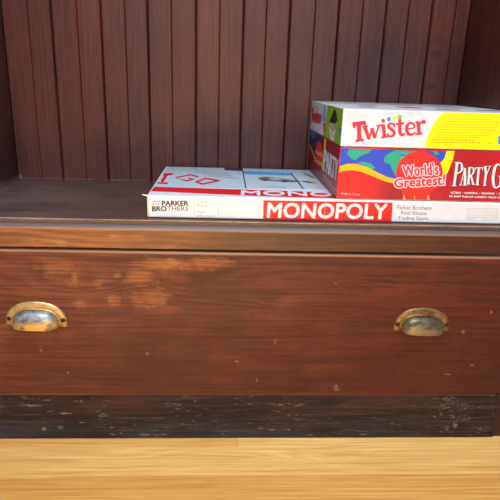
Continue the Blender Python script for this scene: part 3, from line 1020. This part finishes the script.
shell(mb, qx0 + .0016, qx1 - .0016, qy0 + .0016, qy1 - .0016, pz0, 0.088, P['tray'], opened='up', bev=0.0008)
mb.build('tray', party, fix=False)

# ---------------------------------------------- spotted-mat game box (top)
tz0 = pz1 + 0.0004
twist = empty('board_game_box', ((qx0 + qx1) / 2, (qy0 + qy1) / 2, tz0))
tag(twist, 'white and yellow game box with wobbly red lettering, topmost in the stack', 'board game', 'boxed games stacked on the shelf')
mb = MB()
shell(mb, qx0, qx1, qy0, qy1, tz0 + 0.0012, tz1, P['white'], bev=0.0010)
cl = ((qx0 + .0004, qy0 + .0004, tz0 + .0014), (qx1 - .0004, qy1 - .0004, tz1 - .0004))
i = Ink(mb, 1, qy0, -1, cl)
w2 = lambda x, y: (345 + x / 5.882, 110 + y / 5.882)
i.poly([w2(0, 60), w2(0, -5), w2(440, -5), w2(470, 30), w2(380, 50), w2(250, 40), w2(80, 50), w2(30, 100)], P['mist'], 1)
i.ell(*w2(155, 12), 12.5, 4.6, P['white'], 2)
# yellow field with a curved left edge
i.poly([(424.4, 150.4), (425.6, 143), (428.2, 135), (432.2, 126), (437.4, 118.6), (444.0, 112.4), (447.5, 109.6), (560, 113), (560, 156)], P['yellow'], 2)
for k, (ly, lx0, lx1) in enumerate([(118.8, 447, 492), (121.4, 446, 500), (124.0, 440, 499), (126.8, 441, 497), (129.4, 440, 497), (132.2, 437, 493), (134.8, 437, 489), (137.0, 434, 480)]):
    i.fine(lx0, ly, lx1, ly + (lx1 - lx0) * 0.018, P['olive'], 3, 0.5, 60 + k)
for k, (ly, lx0, lx1) in enumerate([(139.6, 432, 474), (142.0, 431, 480)]):
    i.fine(lx0, ly, lx1, ly + (lx1 - lx0) * 0.018, P['olive'], 3, 0.8, 80 + k)
i.fine(488, 143.2, 493, 143.3, P['olive'], 3, 0.6, 90)
i.poly([(498.2, 136), (506, 136.4), (506, 144.6), (498.0, 144.2)], P['cyan'], 3)
# red wobbly slab-serif lettering
R_ = P['rose']
Q = lambda *pp: [w2(x, y) for x, y in pp]
sc_ = 1 / 5.882
W = lambda pp, w, sm=False: i.stroke(Q(*pp), [k * sc_ * 1.15 for k in w] if isinstance(w, (list, tuple)) else w * sc_ * 1.15, R_, 4, sm)
# T
W([(44, 84), (122, 74)], 20)
i.poly(Q((42, 72), (58, 70), (60, 84), (62, 108), (48, 104)), R_, 4)
i.poly(Q((108, 68), (120, 62), (124, 94), (112, 96)), R_, 4)
W([(80, 80), (83, 130), (84, 182)], [26, 20, 26])
i.poly(Q((60, 178), (74, 170), (98, 168), (112, 170), (112, 182), (62, 190)), R_, 4)
# w
W([(116, 100), (142, 172)], [20, 16])
W([(140, 172), (160, 112)], 9)
W([(156, 106), (176, 166)], [20, 15])
W([(174, 166), (200, 94)], 9)
W([(104, 99), (136, 95)], 9)
W([(184, 93), (212, 90)], 9)
# i
W([(226, 88), (231, 158)], 18)
W([(212, 92), (232, 86)], 10)
W([(212, 162), (250, 156)], 10)
i.ell(*w2(224, 63), 1.9, 1.9, R_, 4)
# s
W([(290, 98), (284, 82), (262, 82), (256, 98), (276, 116), (290, 134), (280, 152), (258, 154), (248, 136)], [9, 10, 12, 15, 17, 15, 12, 11, 9], True)
W([(290, 78), (291, 100)], 6)
# t
W([(322, 52), (322, 120), (328, 142), (342, 146), (352, 136)], [16, 18, 17, 12, 8], True)
W([(300, 84), (348, 78)], 11)
# e
W([(366, 112), (406, 104), (402, 82), (384, 76), (366, 90), (362, 116), (372, 140), (392, 144), (414, 130)], [7, 8, 12, 11, 15, 17, 15, 12, 7], True)
# r
W([(430, 70), (436, 138)], 18)
W([(414, 74), (432, 68)], 10)
W([(414, 143), (456, 137)], 10)
W([(436, 90), (446, 74), (462, 66)], [8, 11, 12], True)
i.ell(*w2(463, 70), 2.1, 2.1, R_, 4)
i.ell(*w2(258, 54), 2.3, 2.2, P['cyan'], 4)
i.ell(*w2(292, 48), 2.2, 2.1, P['yellow'], 3)
i.ell(*w2(322, 40), 2.3, 2.2, P['leaf'], 3)
# left side: lettered white half and green photo half
s = Ink(mb, 0, qx0, -1, cl)
s.text('Twister', ((312.2, 108.2), (321.6, 110.6), (321.2, 123.6), (311.4, 121.8)), P['rose'], 2, bold=0.5)
s.poly([(311.8, 106.5), (313.5, 105.5), (319.5, 108.0), (319.0, 109.2)], P['palegrey'], 1)
s.poly([(324.4, 106.0), (326.0, 107.0), (325.6, 121.6), (322.0, 121.0), (323.0, 113.0)], P['cyan'], 2)
s.stroke([(324.8, 110), (323.6, 118)], 0.5, P['white'], 3)
s.poly([(328.4, 103.8), (344.3, 107.4), (341.0, 147.2), (322.8, 136.4), (325.5, 122)], P['lime'], 1)
s.poly([(323.2, 122.6), (325.4, 123.2), (326.0, 131.5), (323.4, 131)], P['rose'], 3)
# a dark-clad figure bending over the spotted mat
s.poly([(333.6, 110.0), (335.8, 110.2), (336.8, 114.5), (337.6, 121.0), (335.8, 122.6), (334.4, 124.6), (330.4, 122.6), (329.6, 120.2), (331.4, 117.0)], P['black'], 3)
s.poly([(330.6, 122.4), (335.4, 124.4), (333.4, 133.0), (330.4, 128.6)], P['palegrey'], 3)
s.poly([(329.0, 126.4), (332.6, 132.0), (336.0, 128.6), (333.8, 141.4), (331.0, 139.6)], P['white'], 2)
s.ell(330.6, 128.0, 0.5, 1.0, P['rose'], 4)
s.ell(333.4, 136.4, 0.5, 1.2, P['rose'], 4)
s.ell(331.8, 134.2, 0.45, 1.0, P['black'], 4)
s.poly([(338.6, 128.6), (340.6, 127.6), (340.4, 134.2), (338.6, 135.2)], P['cyan'], 3)
# lid top artwork, seen only as a sliver
t = Ink(mb, 2, tz1, 1, ((qx0 + .002, qy0 + .002, 0), (qx1 - .002, qy1 - .002, 1)))


def disc(x, y, r_, mat, layer=2, ry=None):
    pts = [(x + r_ * math.cos(k * math.pi / 12), y + (ry or r_) * math.sin(k * math.pi / 12)) for k in range(24)]
    mb.add([(px_, py_, tz1 + 0.00006 * layer) for px_, py_ in pts], [list(range(24))], mat)


disc(0.178, 0.150, 0.016, P['cyan'])
disc(0.206, 0.165, 0.015, P['yellow'])
disc(0.232, 0.110, 0.020, P['rose'], 3)
disc(0.160, 0.085, 0.014, P['rose'])
disc(0.275, 0.070, 0.020, P['maroon'], 2, 0.010)
disc(0.300, 0.130, 0.022, P['purple'], 2, 0.008)
disc(0.345, 0.090, 0.020, P['black'], 2, 0.012)
disc(0.25, 0.20, 0.020, P['palegrey'], 2, 0.02)
disc(0.32, 0.20, 0.020, P['palegrey'], 2, 0.02)
mb.build('lid', twist, fix=False)
mb = MB()
shell(mb, qx0 + .0016, qx1 - .0016, qy0 + .0016, qy1 - .0016, tz0, 0.135, P['tray'], opened='up', bev=0.0008)
mb.build('tray', twist, fix=False)

# ------------------------------------------------------------------ light
w = bpy.data.worlds.new('world')
sc.world = w
w.use_nodes = True
bg = w.node_tree.nodes['Background']
bg.inputs['Color'].default_value = (0.80, 0.88, 1.0, 1)
bg.inputs['Strength'].default_value = 0.38


def area(name, loc, target, sx, sy, power, color):
    l = bpy.data.lights.new(name, 'AREA')
    l.shape = 'RECTANGLE'
    l.size, l.size_y = sx, sy
    l.energy = power
    l.color = color
    o = bpy.data.objects.new(name, l)
    o.location = loc
    d = Vector(target) - Vector(loc)
    o.rotation_euler = d.to_track_quat('-Z', 'Y').to_euler()
    col.objects.link(o)
    return o


area('window_light', (0.05, -2.2, 1.0), (0, 0, -0.05), 1.5, 1.2, 25, (0.90, 0.96, 1.0))
sun = area('sun_patch_light', (-0.1, -1.55, 1.9), (-0.1, -1.35, FZ), 0.9, 0.7, 62, (1.0, 0.96, 0.90))
sun.data.spread = math.radians(40)
light_blue = area('overhead_fill_light', (0.0, -0.75, 2.1), (0.0, -0.25, FZ), 1.0, 0.6, 11.5, (0.95, 0.98, 1.0))  # added overhead fill to brighten the near floor and the box tops
light_blue.data.spread = math.radians(75)

sc.view_settings.view_transform = 'Standard'
sc.view_settings.look = 'None'
sc.view_settings.exposure = 0.0
